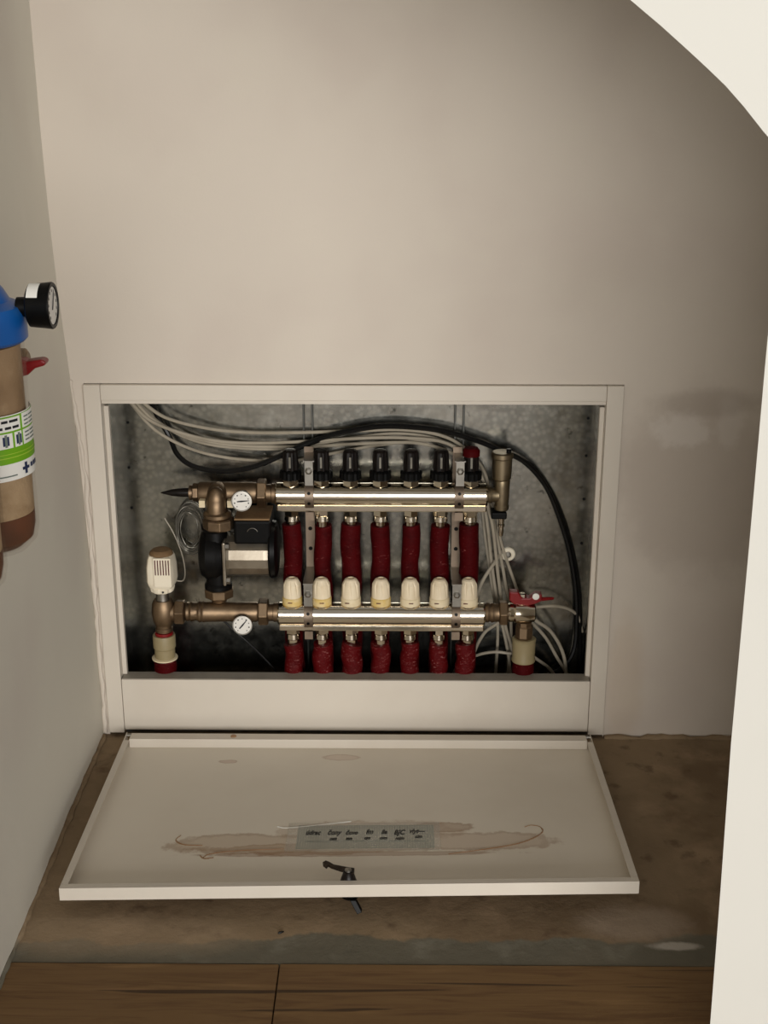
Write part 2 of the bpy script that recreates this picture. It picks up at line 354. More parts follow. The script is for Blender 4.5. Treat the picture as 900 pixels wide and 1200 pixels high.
# local door space: u along x, v from hinge (0) to free edge (L), h above the bottom sheet
DL, DHW, DH = .457, .3798, .018
yb, zb0, zl0, zr0, xc = -.0342, .0045, .0241, .0405, .0049
def dp(u, v, h):
    s = v/DL; e = (u+DHW)/(2*DHW); z = zb0 + s*((zl0-zb0)*(1-e) + (zr0-zb0)*e)
    return (xc+u, yb - v + h*.06, z+h)
def dbox(bm, u0, u1, v0, v1, h0, h1):
    vs = [bm.verts.new(dp(*c)) for c in ((u0,v0,h0),(u1,v0,h0),(u1,v1,h0),(u0,v1,h0),(u0,v0,h1),(u1,v0,h1),(u1,v1,h1),(u0,v1,h1))]
    for q in ((0,3,2,1),(4,5,6,7),(0,1,5,4),(1,2,6,5),(2,3,7,6),(3,0,4,7)): bm.faces.new([vs[i] for i in q])
def DB(*a):
    bm = bmesh.new(); dbox(bm, *a); return bm
bm = bmesh.new(); dbox(bm, -DHW+.0012, DHW-.0012, .001, DL-.0012, 0, .0014); bmesh.ops.subdivide_edges(bm, edges=bm.edges[:], cuts=3, use_grid_fill=True)
obj('door_sheet', bm, 'door', door)
obj('door_front_lip', DB(-DHW, DHW, DL-.0011, DL, 0, DH), 'frame', door, bevel=.0004)
obj('door_front_fold', DB(-DHW+.0012, DHW-.0012, DL-.011, DL-.0012, DH-.0012, DH-.0002), 'frame', door)
for s in (-1, 1):
    a, b = sorted((s*DHW, s*(DHW-.0011))); obj('door_side_lip', DB(a, b, .001, DL-.0013, 0, DH), 'frame', door, bevel=.0004)
    a, b = sorted((s*(DHW-.0012), s*(DHW-.0095))); obj('door_side_fold', DB(a, b, .03, DL-.012, DH-.0012, DH-.0002), 'frame', door)
obj('door_hinge_strip', DB(-DHW+.008, DHW-.008, .002, .024, .0016, DH-.001), 'frame', door, bevel=.001)
for u in (-.203,):
    bm = bmesh.new(); c = dp(u, .013, DH-.0008)
    lathe(bm, c, (0, 0, 1), [(0, .005), (.0012, .0045), (.0022, .002)], seg=10); obj('rusty_rivet', bm, 'glue', door, True)
for u in (-DHW+.004, DHW-.004):
    obj('hinge_pin', LA(dp(u-.004, .006, DH-.003), (1, 0, 0), [(0, .0028), (.008, .0028)], seg=10), 'steel', door, True)
# the label strip taped to the door
def dsheet(x0, x1, y0, y1, h, th=.0004, n=6):
    bm = bmesh.new()
    for i in range(n):
        a = x0+(x1-x0)*i/n; b = x0+(x1-x0)*(i+1)/n
        dbox(bm, a-xc, b-xc, yb-y1, yb-y0, h, h+th)
    bmesh.ops.remove_doubles(bm, verts=bm.verts, dist=1e-6); return bm
lab = obj('label_strip', dsheet(-.0735, .1215, -.3715, -.307, .0017), 'paper', door); lab['label'] = 'strip of squared paper with handwritten room names taped to the door'
obj('adhesive_tape', dsheet(-.088, .13, -.378, -.300, .0022, .0002), 'tape', door)
# handwriting: slanted words, most of them too blurred in the photograph to read letter by letter
txt = []
def word(s, x, y, size, parent, bold=0.0):
    c = bpy.data.curves.new('ink_word', 'FONT'); c.body = s; c.size = size; c.shear = .35; c.align_x = 'LEFT'; c.extrude = .00008; c.offset = bold; c.resolution_u = 3
    o = bpy.data.objects.new('ink_word', c); COL.objects.link(o)
    bpy.context.view_layer.update()
    me = bpy.data.meshes.new_from_object(o.evaluated_get(bpy.context.evaluated_depsgraph_get())); bpy.data.objects.remove(o)
    u = x-xc; 
    for v in me.vertices:
        X, Y0 = x+v.co.x*1.0, y+v.co.y*1.9
        v.co = Vector(dp(X-xc, yb-Y0, .0027+v.co.z))
    me.materials.clear(); me.materials.append(M['ink'])
    o = bpy.data.objects.new('ink_word', me); COL.objects.link(o); o.parent = parent; return o
for s, x, y, sz in (('údrac', -.062, -.334, .0092), ('čony', -.031, -.334, .0092), ('čovo', -.005, -.334, .0082), ('fm', .024, -.333, .010), ('íle', .046, -.333, .0088), ('BJC', .064, -.335, .0098), ('vlyt—', .086, -.331, .0088),
                    ('cem', -.027, -.349, .006), ('mm', -.004, -.349, .006), ('cim', .022, -.348, .006), ('ovm', .044, -.348, .006), ('mim', .066, -.350, .007), ('oim', .094, -.345, .0065)):
    word(s, x, y, sz, door, .00022)
obj('ink_rule', dsheet(-.062, .112, -.3532, -.3526, .0026, .0002), 'inkgrey', door)
# curled glue smears: a shiny film edge and brown trails
def trail(name, pts, r, mat):
    P = catmull([(x, y, 0) for x, y in pts], 8); bm = bmesh.new()
    Q = [Vector(dp(p.x-xc, yb-p.y, .0014)) for p in P]
    vs = []
    for i, q in enumerate(Q):
        d = (Q[min(i+1, len(Q)-1)]-Q[max(i-1, 0)]).normalized(); nrm = Vector((-d.y, d.x, 0)).normalized(); k = r*(.5+.5*math.sin(PI*i/(len(Q)-1)))*random.uniform(.6, 1.2)
        vs.append([bm.verts.new(q+nrm*k), bm.verts.new(q+Vector((0, 0, .0011))), bm.verts.new(q-nrm*k)])
    for a, b in zip(vs, vs[1:]):
        bm.faces.new((a[0], a[1], b[1], b[0])); bm.faces.new((a[1], a[2], b[2], b[1])); bm.faces.new((a[2], a[0], b[0], b[2]))
    bm.faces.new(vs[0]); bm.faces.new(list(reversed(vs[-1])))
    return obj(name, bm, mat, door, True)
trail('glue_trail', [(.140, -.388), (.19, -.376), (.235, -.362), (.262, -.345), (.276, -.328), (.274, -.314), (.262, -.309), (.252, -.314)], .0016, 'glue')
trail('glue_trail', [(-.24, -.332), (-.245, -.345), (-.232, -.357), (-.205, -.36)], .0016, 'glue')
trail('glue_trail', [(-.20, -.392), (-.19, -.382), (-.15, -.374), (-.09, -.371)], .0012, 'glue')
trail('glue_trail', [(-.205, -.386), (-.198, -.394), (-.185, -.392)], .0018, 'glue')
trail('film_edge', [(-.104, -.309), (-.092, -.313), (-.06, -.309), (-.02, -.300), (.002, -.295)], .0024, 'lwhite')
# cam lock near the free edge
lk = door
L0 = Vector((.0045, -.470, 0))
zs_ = dp(L0.x-xc, yb-L0.y, 0)[2]
obj('lock_barrel', LA((L0.x, L0.y, zs_+.0014), (0, 0, 1), [(0, .0150), (.004, .0148), (.006, .0125), (.018, .0088), (.023, .0072), (.0262, .0068)], seg=20), 'smoky', lk, True)
bm = bmesh.new()
arm = [(.008, -.006), (.008, .007), (-.004, .010), (-.020, .015), (-.026, .021), (-.031, .024), (-.035, .020), (-.034, .013), (-.029, .007), (-.027, .012), (-.023, .008), (-.010, .001)]
prism(bm, arm, lambda p: (L0.x+p[0]-.0, L0.y+p[1], zs_+.0245), lambda p: (L0.x+p[0], L0.y+p[1], zs_+.0272))
obj('lock_cam', bm, 'bronze', lk, bevel=.0006)
obj('lock_screw', LA((L0.x, L0.y, zs_+.0272), (0, 0, 1), [(0, .005), (.002, .0048), (.003, .003)], seg=14), 'steel', lk, True)
obj('lock_head', LA((L0.x+.002, L0.y, zs_-.0002), (0, 0, -1), [(0, .014), (.004, .0145), (.010, .0125), (.013, .009)], seg=22), 'black', lk, True)
bm = bmesh.new(); prism(bm, [(-.004, 0), (.004, .0), (.0125, -.021), (.006, -.0245)], lambda p: (L0.x+.006+p[0], L0.y-.018-abs(p[1])*.25, zs_-.006+p[1]*.72), lambda p: (L0.x+.006+p[0], L0.y-.010-abs(p[1])*.25, zs_-.006+p[1]*.72))
obj('lock_key', bm, 'black', lk, bevel=.0008)

# ------------------------------------------------------------------ manifolds
UX = [-.1034, -.0538, -.0075, .0403, .0895, .1372, .1850]      # outlets, upper
LX = [-.1030, -.0553, -.0075, .0413, .0890, .1365, .1833]      # outlets, lower
UY, UZ, LY, LZ = .060, .4035, .030, .2075
ordn = ['leftmost', 'second from the left', 'third from the left', 'middle', 'third from the right', 'second from the right', 'rightmost']
def manifold(name, label, x0, x1, y, z):
    t = thing(name, label, 'manifold', ((x0+x1)/2, y, z)); 
    def P(o): return keep(o, t)
    P(obj('manifold_bar', LA((x0, y, z), (1, 0, 0), [(0, .0172), (.0025, .0190), (x1-x0-.0025, .0190), (x1-x0, .0172)], seg=40), 'nickel', None, True))
    bm = bmesh.new(); box(bm, x0+.002, x1-.001, y-.0125, y+.0125, z-.0258, z-.0155); P(obj('manifold_foot_rail', bm, 'nickel', None, bevel=.002))
    return t, P
up, UP = manifold('supply_manifold', 'upper nickel manifold bar with a row of seven black flow meters on top', -.1285, .212, UY, UZ)
lo, LP = manifold('return_manifold', 'lower nickel manifold bar with a row of seven ivory hand knobs on top', -.127, .211, LY, LZ)
for i, x in enumerate(UX):
    UP(obj('meter_nut', hexnut((x, UY, UZ+.016), (0, 0, 1), .012, .0135, PI/6), 'nickel'))
    b_ = UP(obj('meter_ring', LA((x, UY, UZ+.026), (0, 0, 1), [(0, .0155), (.002, .0178), (.013, .0178), (.016, .015), (.017, .012)], seg=32, rib=lambda k, t: 1 if k % 2 else .94), 'black'))
    UP(obj('meter_sight_glass', LA((x, UY, UZ+.042), (0, 0, 1), [(0, .0132), (.020, .0126), (.030, .0118), (.033, .009), (.0335, .004)], seg=32, rib=lambda k, t: 1 if (k//2) % 2 else .9), 'smoky', None))
    UP(obj('meter_scale', BX(x-.0016, x+.0016, UY-.0138, UY-.0128, UZ+.048, UZ+.066), 'wire', None))
    if i == 6: UP(obj('red_cap', LA((x, UY, UZ+.066), (0, 0, 1), [(0, .0138), (.009, .0138), (.013, .0108), (.014, .006)], seg=20), 'red', None, True))
for i, x in enumerate(LX):
    z = LZ+.0165
    LP(obj('knob_collar', LA((x, LY, z-.004), (0, 0, 1), [(0, .0135), (.004, .0135)], seg=20), 'nickel'))
    ang = math.radians((10, -8, 4, -12, 15, 0, 20)[i])
    LP(obj('knob_ring', LA((x, LY, z), (0, 0, 1), [(0, .0138), (.0025, .0163), (.013, .0163), (.0145, .0150)], seg=36, phase=ang), 'yellow' if i in (0, 1, 3) else 'ring', None, True))
    kb = LP(obj('knob', LA((x, LY, z+.0146), (0, 0, 1), [(0, .0150), (.0005, .0152), (.022, .0142), (.030, .0098), (.0318, .0070), (.0319, .0052), (.0300, .0050)], seg=40, phase=ang, rib=lambda k, t: (.90 if (k % 5) == 0 else 1) if .001 < t < .03 else 1), 'knob', None))
    LP(obj('knob_mark', BX(x-.006+.004*math.sin(i*2), x+.001+.004*math.sin(i*2), LY-.0167, LY-.0158, z+.008, z+.0095), 'slot'))
# pipes in red sleeves
def sleeve(x, y, z0, z1, r, amp=.0012):
    P = [(x+amp*math.sin(k*.9+x*90)+random.uniform(-.0004, .0004), y+amp*.6*math.cos(k*1.1+x*70), z0+(z1-z0)*k/22) for k in range(23)]
    ph = random.uniform(0, 6)
    return TU(P, r, 18, lambda t: 1+.02*math.sin(t*31+ph)+random.uniform(-.012, .012))
for i in range(7):
    o = ordn[i]
    t = thing('heating_pipe', 'red sleeved pipe hanging from the upper manifold, %s of seven' % o, 'pipe', (UX[i], .062, 0), 'red sleeved pipes under the upper manifold')
    keep(obj('compression_nut', hexnut((UX[i], .0605, UZ-.0245), (0, 0, -1), .011, .0122, random.uniform(0, 1)), 'nickel'), t)
    keep(obj('nut_collar', LA((UX[i], .0605, UZ-.0358), (0, 0, -1), [(0, .0112), (.008, .0122), (.0095, .0105), (.019, .0100)], seg=20), 'nickel', None, True), t)
    keep(obj('red_sleeve', sleeve(UX[i], .0625, .0008, UZ-.050-random.uniform(0, .003), (.0155, .0142, .0165, .0155, .0148, .0155, .0160)[i]), 'red', None, True), t)
    lean = (0, 0, .0005, 0, 0, 0, -.002)[i]
    t = thing('heating_pipe', 'scuffed red sleeved pipe below the lower manifold, %s of seven' % o, 'pipe', (LX[i], .031, 0), 'red sleeved pipes under the lower manifold')
    keep(obj('compression_nut', hexnut((LX[i], LY+.0005, LZ-.0245), (0, 0, -1), .010, .0118, random.uniform(0, 1)), 'nickel'), t)
    keep(obj('nut_collar', LA((LX[i], LY+.0005, LZ-.0348), (0, 0, -1), [(0, .0106), (.008, .0118), (.0095, .0104), (.019, .0098)], seg=20), 'nickel', None, True), t)
    keep(obj('red_sleeve', sleeve(LX[i]+lean, .031, .0008, LZ-.050-random.uniform(0, .004), (.0150, .0162, .0168, .0155, .0148, .0146, .0160)[i], .0016), 'redscuff', None, True), t)
# brackets carrying both bars
for k, x in enumerate((-.0755, .1645)):
    t = thing('manifold_bracket', 'perforated steel bracket clamping both manifold bars, the %s one' % ('left' if k == 0 else 'right'), 'bracket', (x, .09, .2), 'manifold brackets')
    def P(o): return keep(o, t)
    bm = bmesh.new(); box(bm, x-.0075, x+.0075, .0875, .0895, .245, .475); P(obj('rail', bm, 'brk'))
    for z in (.262, .30, .335, .362):
        P(obj('rail_slot', LA((x, .0866, z), (0, 1, 0), [(0, .0034), (.0008, .0034)], seg=12), 'black'))
    # upper clamp
    def strap(nm, yc, zc, xs_):
        pts = []
        for a in range(-100, 101, 20):
            th = math.radians(a); pts.append((yc-.0205*math.cos(th), zc+.0205*math.sin(th)))
        bm = bmesh.new(); w2 = .0072; prev = None
        for (yy, zz) in pts:
            n_ = Vector((0, yy-yc, zz-zc)).normalized()*.0026
            cur = [bm.verts.new(c) for c in ((xs_-w2, yy, zz), (xs_+w2, yy, zz), (xs_+w2, yy+n_.y, zz+n_.z), (xs_-w2, yy+n_.y, zz+n_.z))]
            if prev:
                for q in range(4): bm.faces.new((prev[q], prev[(q+1) % 4], cur[(q+1) % 4], cur[q]))
            else: bm.faces.new(cur)
            prev = cur
        bm.faces.new(list(reversed(prev))); P(obj(nm, bm, 'brk', None, True))
        for dz in (.0085, -.0085):
            n_ = Vector((0, -math.sqrt(.0232**2-dz*dz), dz))
            P(obj('clamp_hole', LA((xs_, yc+n_.y-.0002, zc+n_.z), (0, n_.y, n_.z), [(-.0006, .0026), (.0008, .0026)], seg=12), 'black'))
        bm = bmesh.new(); box(bm, xs_-.0066, xs_+.0066, yc-.0135, yc-.0115, zc-.040, zc-.0262); P(obj('clamp_lug', bm, 'brk'))
    strap('upper_clamp', UY, UZ, x+.002); strap('lower_clamp', LY, LZ, x-.001)
    bm = bmesh.new(); box(bm, x-.004, x+.009, .040, .042, UZ+.021, UZ+.062); box(bm, x-.006, x+.011, .042, .0875, UZ+.060, UZ+.062); P(obj('upper_clamp_plate', bm, 'steel'))
    P(obj('clamp_screw', LA((x+.0025, .040, UZ+.046), (0, -1, 0), [(0, .0062), (.003, .006), (.0045, .003)], seg=6), 'steel'))
    bm = bmesh.new(); box(bm, x-.0075, x+.0065, .012, .014, LZ+.0205, LZ+.058); box(bm, x-.0085, x+.0075, .012, .0875, LZ+.058, LZ+.060); P(obj('lower_clamp_plate', bm, 'steel'))
    P(obj('clamp_screw', LA((x-.0005, .012, LZ+.042), (0, -1, 0), [(0, .0058), (.003, .0056), (.0045, .003)], seg=6), 'steel'))

# ------------------------------------------------------------------ pump group on the left
t = thing('brass_mixing_fitting', 'upper brass tee between the upper manifold and the pump, with pointed drain spout', 'pipe fitting', (-.205, UY, UZ))
def P(o): return keep(o, t)
P(obj('union_nut', hexnut((-.158, UY, .405), (1, 0, 0), .0155, .0245, 0), 'brass', None, bevel=.0008))
P(obj('union_tail', LA((-.143, UY, .405), (1, 0, 0), [(0, .015), (.008, .0145), (.009, .0165), (.0144, .0165)], seg=26), 'brass', None, True))
P(obj('tee_pipe', LA((-.252, UY, .406), (1, 0, 0), [(0, .0165), (.003, .0175), (.090, .0172), (.095, .0155)], seg=28), 'brass', None, True))
P(obj('end_plug', hexnut((-.252, UY, .406), (-1, 0, 0), .010, .0150, .3), 'brass', None, bevel=.0006))
P(obj('end_collar', LA((-.262, UY, .406), (-1, 0, 0), [(0, .0115), (.005, .0125), (.006, .009)], seg=20), 'brass', None, True))
P(obj('drain_spout', LA((-.266, UY, .406), (-1, -.05, 0), [(0, .0076), (.014, .0072), (.030, .0054), (.042, .0022), (.047, .0008)], seg=14), 'smoky', None, True))
# elbow: leaves the tee towards the front and turns down
bm = bmesh.new()
tube(bm, catmull([(-.2205, .058, .410), (-.2205, .045, .410), (-.2205, .034, .406), (-.2205, .028, .396), (-.2205, .027, .383), (-.2205, .027, .372)], 6), .0155, 22); P(obj('elbow', bm, 'brass', None, True))
P(obj('elbow_dome', LA((-.2205, .030, .396), (0, 0, 1), [(0, .0155), (.012, .0150), (.022, .0118), (.028, .006), (.0295, .001)], seg=22), 'brass', None, True))
P(obj('elbow_collar', LA((-.2195, .030, .385), (0, 0, -1), [(0, .0180), (.003, .0225), (.008, .0225), (.010, .0205)], seg=28), 'brass', None, True))
P(obj('pump_union_nut', LA((-.2185, .032, .374), (0, 0, -1), [(0, .0225), (.003, .0255), (.016, .0255), (.019, .0230)], seg=8, phase=.2), 'brass', None, bevel=.001))
for x in (-.2435, -.1985): P(obj('sensor_plug', BX(x-.005, x+.005, .030, .043, .390, .402), 'ring', None, bevel=.001))

t = thing('circulation_pump', 'black circulation pump with silver motor housing and black terminal box', 'pump', (-.22, .055, .25))
P(obj('volute', LA((-.2545, .056, .302), (1, 0, 0), [(0, .022), (.004, .036), (.014, .044), (.030, .045), (.040, .040), (.0415, .034)], seg=32), 'cast', None, True))
P(obj('upper_port', LA((-.2265, .045, .325), (0, 0, 1), [(0, .021), (.022, .0195), (.026, .022), (.031, .022)], seg=24), 'cast', None, True))
P(obj('lower_port', LA((-.2245, .042, .285), (0, 0, -1), [(0, .020), (.026, .0195), (.030, .0225), (.036, .0225)], seg=24), 'cast', None, True))
P(obj('motor_flange', BX(-.2128, -.2070, .012, .090, .262, .337), 'alu', None, bevel=.003))
for yy, zz in ((.016, .271), (.016, .329), (.085, .271), (.085, .329)):
    P(obj('flange_bolt', LA((-.2070, yy, zz), (1, 0, 0), [(0, .0058), (.006, .0058), (.0065, .003)], seg=6), 'steel', None))
P(obj('motor_housing', LA((-.2070, .050, .303), (1, 0, 0), [(0, .037), (.004, .0345), (.060, .0345), (.068, .034)], seg=14, phase=.1), 'alu', None))
P(obj('motor_end_cap', LA((-.1388, .052, .312), (1, 0, 0), [(0, .046), (.003, .048), (.010, .046), (.0125, .040)], seg=30), 'black', None, True))
P(obj('terminal_box', BX(-.193, -.1345, .018, .088, .332, .372), 'black', None, bevel=.004))
P(obj('terminal_box_lid', BX(-.192, -.1355, .020, .086, .3722, .3755), 'dust', None, bevel=.001))
bm = bmesh.new(); tube(bm, [(-.163+.0085*math.cos(a), .0172, .352+.0085*math.sin(a)) for a in [i*PI/10 for i in range(1, 10)]], .0006, 6); P(obj('terminal_box_emblem', bm, 'steel', None))

t = thing('brass_lower_tee', 'lower brass tee with knurled union joining pump, thermostatic valve and lower manifold', 'pipe fitting', (-.21, LY, .21))
P(obj('union_nut', hexnut((-.159, LY, .2105), (1, 0, 0), .0165, .0225, 0), 'brass', None, bevel=.0008))
P(obj('union_tail', LA((-.1426, LY, .2095), (1, 0, 0), [(0, .0145), (.008, .0145), (.009, .0160), (.0155, .0160)], seg=26), 'brass', None, True))
P(obj('tee_pipe', LA((-.258, LY, .210), (1, 0, 0), [(0, .0165), (.003, .0180), (.006, .0165), (.010, .0180), (.013, .0168), (.050, .0160), (.095, .0165), (.099, .0150)], seg=28), 'brass', None, True))
P(obj('knurled_union', LA((-.279, LY, .210), (1, 0, 0), [(0, .0145), (.003, .0165), (.007, .0150), (.011, .0168), (.016, .0150), (.0208, .0150)], seg=36, rib=lambda k, t: 1 if k % 2 else .97), 'brass', None, True))
P(obj('pump_neck', LA((-.2235, .036, .2265), (0, 0, 1), [(0, .0120), (.006, .0140)], seg=24), 'brass', None, True))
P(obj('pump_nut', LA((-.2235, .040, .231), (0, 0, 1), [(0, .0170), (.004, .0245), (.016, .0250), (.018, .0235)], seg=8, phase=.3), 'brass', None, bevel=.001))

t = thing('thermostatic_valve', 'brass thermostatic valve with white slotted sensor head and ivory pipe coupling', 'valve', (-.3135, LY, .0))
P(obj('outlet_nut', hexnut((-.296, LY, .2095), (1, 0, 0), .0165, .0215, .26), 'brass', None, bevel=.0008))
P(obj('valve_body', LA((-.3145, LY, .189), (0, 0, 1), [(0, .0155), (.004, .0178), (.020, .0200), (.036, .0185), (.043, .0150)], seg=22), 'brass', None, True))
P(obj('valve_branch', LA((-.312, LY, .2095), (1, 0, 0), [(0, .015), (.0165, .0155)], seg=20), 'brass', None, True))
P(obj('valve_neck', LA((-.3148, LY, .231), (0, 0, 1), [(0, .0115), (.008, .0108), (.0155, .0108)], seg=20), 'steel', None, True))
P(obj('valve_foot', LA((-.3155, LY, .190), (0, 0, -1), [(0, .0135), (.006, .0128), (.008, .0145), (.014, .0140), (.0152, .0120)], seg=22), 'brass', None, True))
P(obj('red_washer', LA((-.3160, LY, .1746), (0, 0, -1), [(0, .0148), (.005, .0148)], seg=24), 'redp', None, True))
P(obj('ivory_coupling', LA((-.3165, LY, .1694), (0, 0, -1), [(0, .0178), (.002, .0186), (.022, .0186), (.025, .0168), (.040, .0168)], seg=28), 'ivory', None, True))
P(obj('ivory_rim', LA((-.3170, LY, .1292), (0, 0, -1), [(0, .0170), (.001, .0212), (.0028, .0212), (.0036, .0190)], seg=28), 'ring', None, True))
P(obj('red_sleeve', sleeve(-.3175, LY, .0008, .1252, .0185, .0006), 'red', None, True))
# sensor head
P(obj('head_ring', LA((-.3145, LY, .2468), (0, 0, 1), [(0, .0165), (.002, .0190), (.008, .0205), (.0095, .0195)], seg=32, rib=lambda k, t: 1 if k % 4 else .93), 'head', None))
bm = bmesh.new(); rings = []
for z, a in ((.2562, .0180), (.261, .0205), (.268, .0222), (.292, .0218), (.307, .0196), (.312, .0176)):
    ring = []
    for k in range(32):
        th = 2*PI*k/32 + .25; c, s = math.cos(th), math.sin(th); rr = a/((abs(c)**5+abs(s)**5)**(1/5)); 
        ring.append(bm.verts.new((-.3135+rr*math.cos(th-.25+.12), LY+rr*math.sin(th-.25+.12), z)))
    rings.append(ring)
for p, q in zip(rings, rings[1:]):
    for k in range(32): bm.faces.new((p[k], p[(k+1) % 32], q[(k+1) % 32], q[k]))
bm.faces.new(list(reversed(rings[0]))); bm.faces.new(rings[-1]); P(obj('sensor_head', bm, 'head', None, True))
P(obj('head_top', LA((-.3130, LY, .3118), (0, 0, 1), [(0, .0195), (.004, .0180), (.0075, .0140), (.0085, .006)], seg=20), 'dust', None, True))
hp = P(obj('grille_panel', BX(-.3235, -.2945, LY-.0248, LY-.0205, .262, .3125), 'head', None, bevel=.002))
for k in range(6):
    xk = -.3195+k*.0043
    P(obj('grille_slot', BX(xk-.0009, xk+.0009, LY-.0254, LY-.0240, .2840, .3095), 'slot', None))
P(obj('head_dot', LA((-.3100, LY-.0205, .2525), (0, -1, 0), [(0, .0018), (.0006, .0018)], seg=10), 'ink', None))

# thermometers
def gauge(label, x, y, z, r, ang, stem):
    t = thing('thermometer', label, 'thermometer', (x, y, z), 'dial thermometers')
    def P(o): return keep(o, t)
    P(obj('stem', LA((x, y+.004, z), (0, 1, .0), [(0, r*.45), (.004, r*.40), (stem, r*.36)], seg=18), 'brass', None, True))
    P(obj('case', LA((x, y+.008, z), (0, -1, .12), [(0, r*.8), (.002, r), (.008, r*1.04), (.0098, r*1.0), (.0099, r*.92), (.0085, r*.91)], seg=36), 'steel', None, True))
    d = Vector((0, -1, .12)).normalized(); c = Vector((x, y+.008, z)) + d*.0088
    P(obj('dial_face', LA(c, d, [(-.0002, r*.90), (.0003, r*.90)], seg=36), 'dial', None))
    u = Vector((1, 0, 0)); v = d.cross(u)*-1
    if v.z < 0: v = -v
    for k in range(9):
        th = math.radians(-50+k*35); p = c + d*.0006 + (u*math.cos(th)+v*math.sin(th))*r*.70
        P(obj('scale_mark', LA(p, d, [(-.0001, r*(.075 if k % 2 else .055)), (.0002, r*(.075 if k % 2 else .055))], seg=8), 'ink', None))
    bm = bmesh.new(); th = math.radians(ang); a = u*math.cos(th)+v*math.sin(th); b = d.cross(a)
    vs = []
    for h in (.0006, .0011):
        vs.append([bm.verts.new(c+d*h+q) for q in (a*r*.78+b*r*.02, a*r*.78-b*r*.02, b*r*-.08, a*r*-.45-b*r*.05, a*r*-.45+b*r*.05, b*r*.08)])
    bm.faces.new(vs[0]); bm.faces.new(list(reversed(vs[1])))
    for k in range(6): bm.faces.new((vs[0][k], vs[0][(k+1) % 6], vs[1][(k+1) % 6], vs[1][k]))
    P(obj('needle', bm, 'ink', None))
gauge('round white dial thermometer on the upper brass tee with level needle', -.1768, .004, .4095, .0160, 5, .042)
gauge('round white dial thermometer under the lower brass tee with slanting needle', -.1826, .000, .1985, .0160, 50, .022)

# capillary coil behind the pump and its sensor lead
bm = bmesh.new()
for k in range(9):
    cx = -.274+random.uniform(-.004, .004); cz = .330+random.uniform(-.006, .006); rx = .017+k*.0011; rz = .030+k*.0020; yy = .086+k*.0022; ph = random.uniform(0, 6)
    tube(bm, [(cx+rx*math.cos(a*PI/16+ph), yy+.0012*math.sin(a), cz+rz*math.sin(a*PI/16+ph)) for a in range(33)], .0010, 6)
tag(obj('capillary_coil', bm, 'wire', None, True), 'coil of thin grey capillary tube on the back panel left of the pump', 'capillary tube')
tag(obj('sensor_lead', TU(catmull(mm([(-318, 104, 346), (-306, 101, 325), (-296, 97, 302), (-288, 88, 280), (-283, 70, 262), (-284, 52, 256), (-294, 46, 258)]), 8), .0011, 6), 'wcable', None, True), 'thin pale lead running from the coil to the white sensor head', 'wire')
tag(obj('probe_lead', TU(catmull(mm([(-219, 47, 186), (-200, 48, 165), (-181, 50, 146), (-148, 55, 106), (-127, 58, 74), (-112, 62, 40)]), 8), .0018, 8), 'bcable', None, True), 'thin dark lead slanting down below the lower brass tee', 'wire')

# ------------------------------------------------------------------ right-hand fittings
t = thing('air_vent', 'brass automatic air vent standing at the right end of the upper manifold', 'air vent', (.235, UY, .377))
P(obj('vent_inlet', LA((.2125, UY, .4035), (1, 0, 0), [(0, .0125), (.004, .0140), (.009, .0120), (.018, .0120)], seg=22), 'vent', None, True))
P(obj('vent_stem', LA((.2355, UY, .378), (0, 0, 1), [(0, .0100), (.002, .0118), (.008, .0122), (.010, .0110), (.022, .0120), (.040, .0120), (.050, .0128), (.053, .0115)], seg=24), 'vent', None, True))
P(obj('vent_float_chamber', LA((.2345, UY, .429), (0, 0, 1), [(0, .0120), (.003, .0150), (.018, .0158), (.036, .0162), (.038, .0178), (.045, .0178), (.047, .0155)], seg=28), 'vent', None, True))
P(obj('vent_cap', LA((.2445, UY-.004, .475), (0, 0, 1), [(0, .0042), (.006, .0042), (.007, .003)], seg=12), 'black', None, True))
P(obj('stem_clip', BX(.2185, .2435, UY-.0145, UY+.0150, .3665, .3775), 'black', None, bevel=.002))
P(obj('drain_nipple', LA((.2360, UY, .3666), (0, 0, -1), [(0, .0062), (.004, .0062), (.005, .0046), (.012, .0046), (.013, .0056), (.017, .0056), (.018, .0040), (.026, .0044), (.033, .0034)], seg=16), 'nickel', None, True))

t = thing('ball_valve', 'nickel brass angle ball valve with red butterfly handle at the right of the lower manifold', 'valve', (.277, LY, 0))
P(obj('union', LA((.2115, LY, .2105), (1, 0, 0), [(0, .0150), (.004, .0165), (.008, .0150), (.012, .0165), (.016, .0150), (.0225, .0150)], seg=30), 'brass', None, True))
P(obj('union_nut', hexnut((.2345, LY, .2105), (1, 0, 0), .0135, .0215, .2), 'brass', None, bevel=.0008))
P(obj('valve_body', LA((.248, LY, .2110), (1, 0, 0), [(0, .0145), (.004, .0160), (.010, .0150), (.013, .0172), (.032, .0175), (.036, .0160), (.044, .0150), (.046, .0120)], seg=24), 'nickel', None, True))
P(obj('valve_stem', LA((.271, LY, .2265), (0, 0, 1), [(0, .0085), (.006, .0075), (.010, .0060)], seg=16), 'brass', None, True))
P(obj('outlet_hex', LA((.2765, LY, .1955), (0, 0, -1), [(0, .0130), (.006, .0125), (.0085, .0150), (.026, .0150), (.030, .0135)], seg=8, phase=.2), 'brass', None))
P(obj('ivory_coupling', LA((.2770, LY, .1660), (0, 0, -1), [(0, .0175), (.002, .0200), (.006, .0194), (.034, .0186), (.038, .0200), (.041, .0195)], seg=28), 'ivory', None, True))
P(obj('red_sleeve', sleeve(.2775, LY, .0008, .1245, .0178, .0006), 'red', None, True))
bm = bmesh.new()
hp_ = [(-.0225, .012), (-.0225, -.003), (-.015, -.010), (.008, -.0125), (.020, -.009), (.030, -.004), (.030, .008), (.020, .0085), (.010, .001), (-.002, .001), (-.008, .011)]
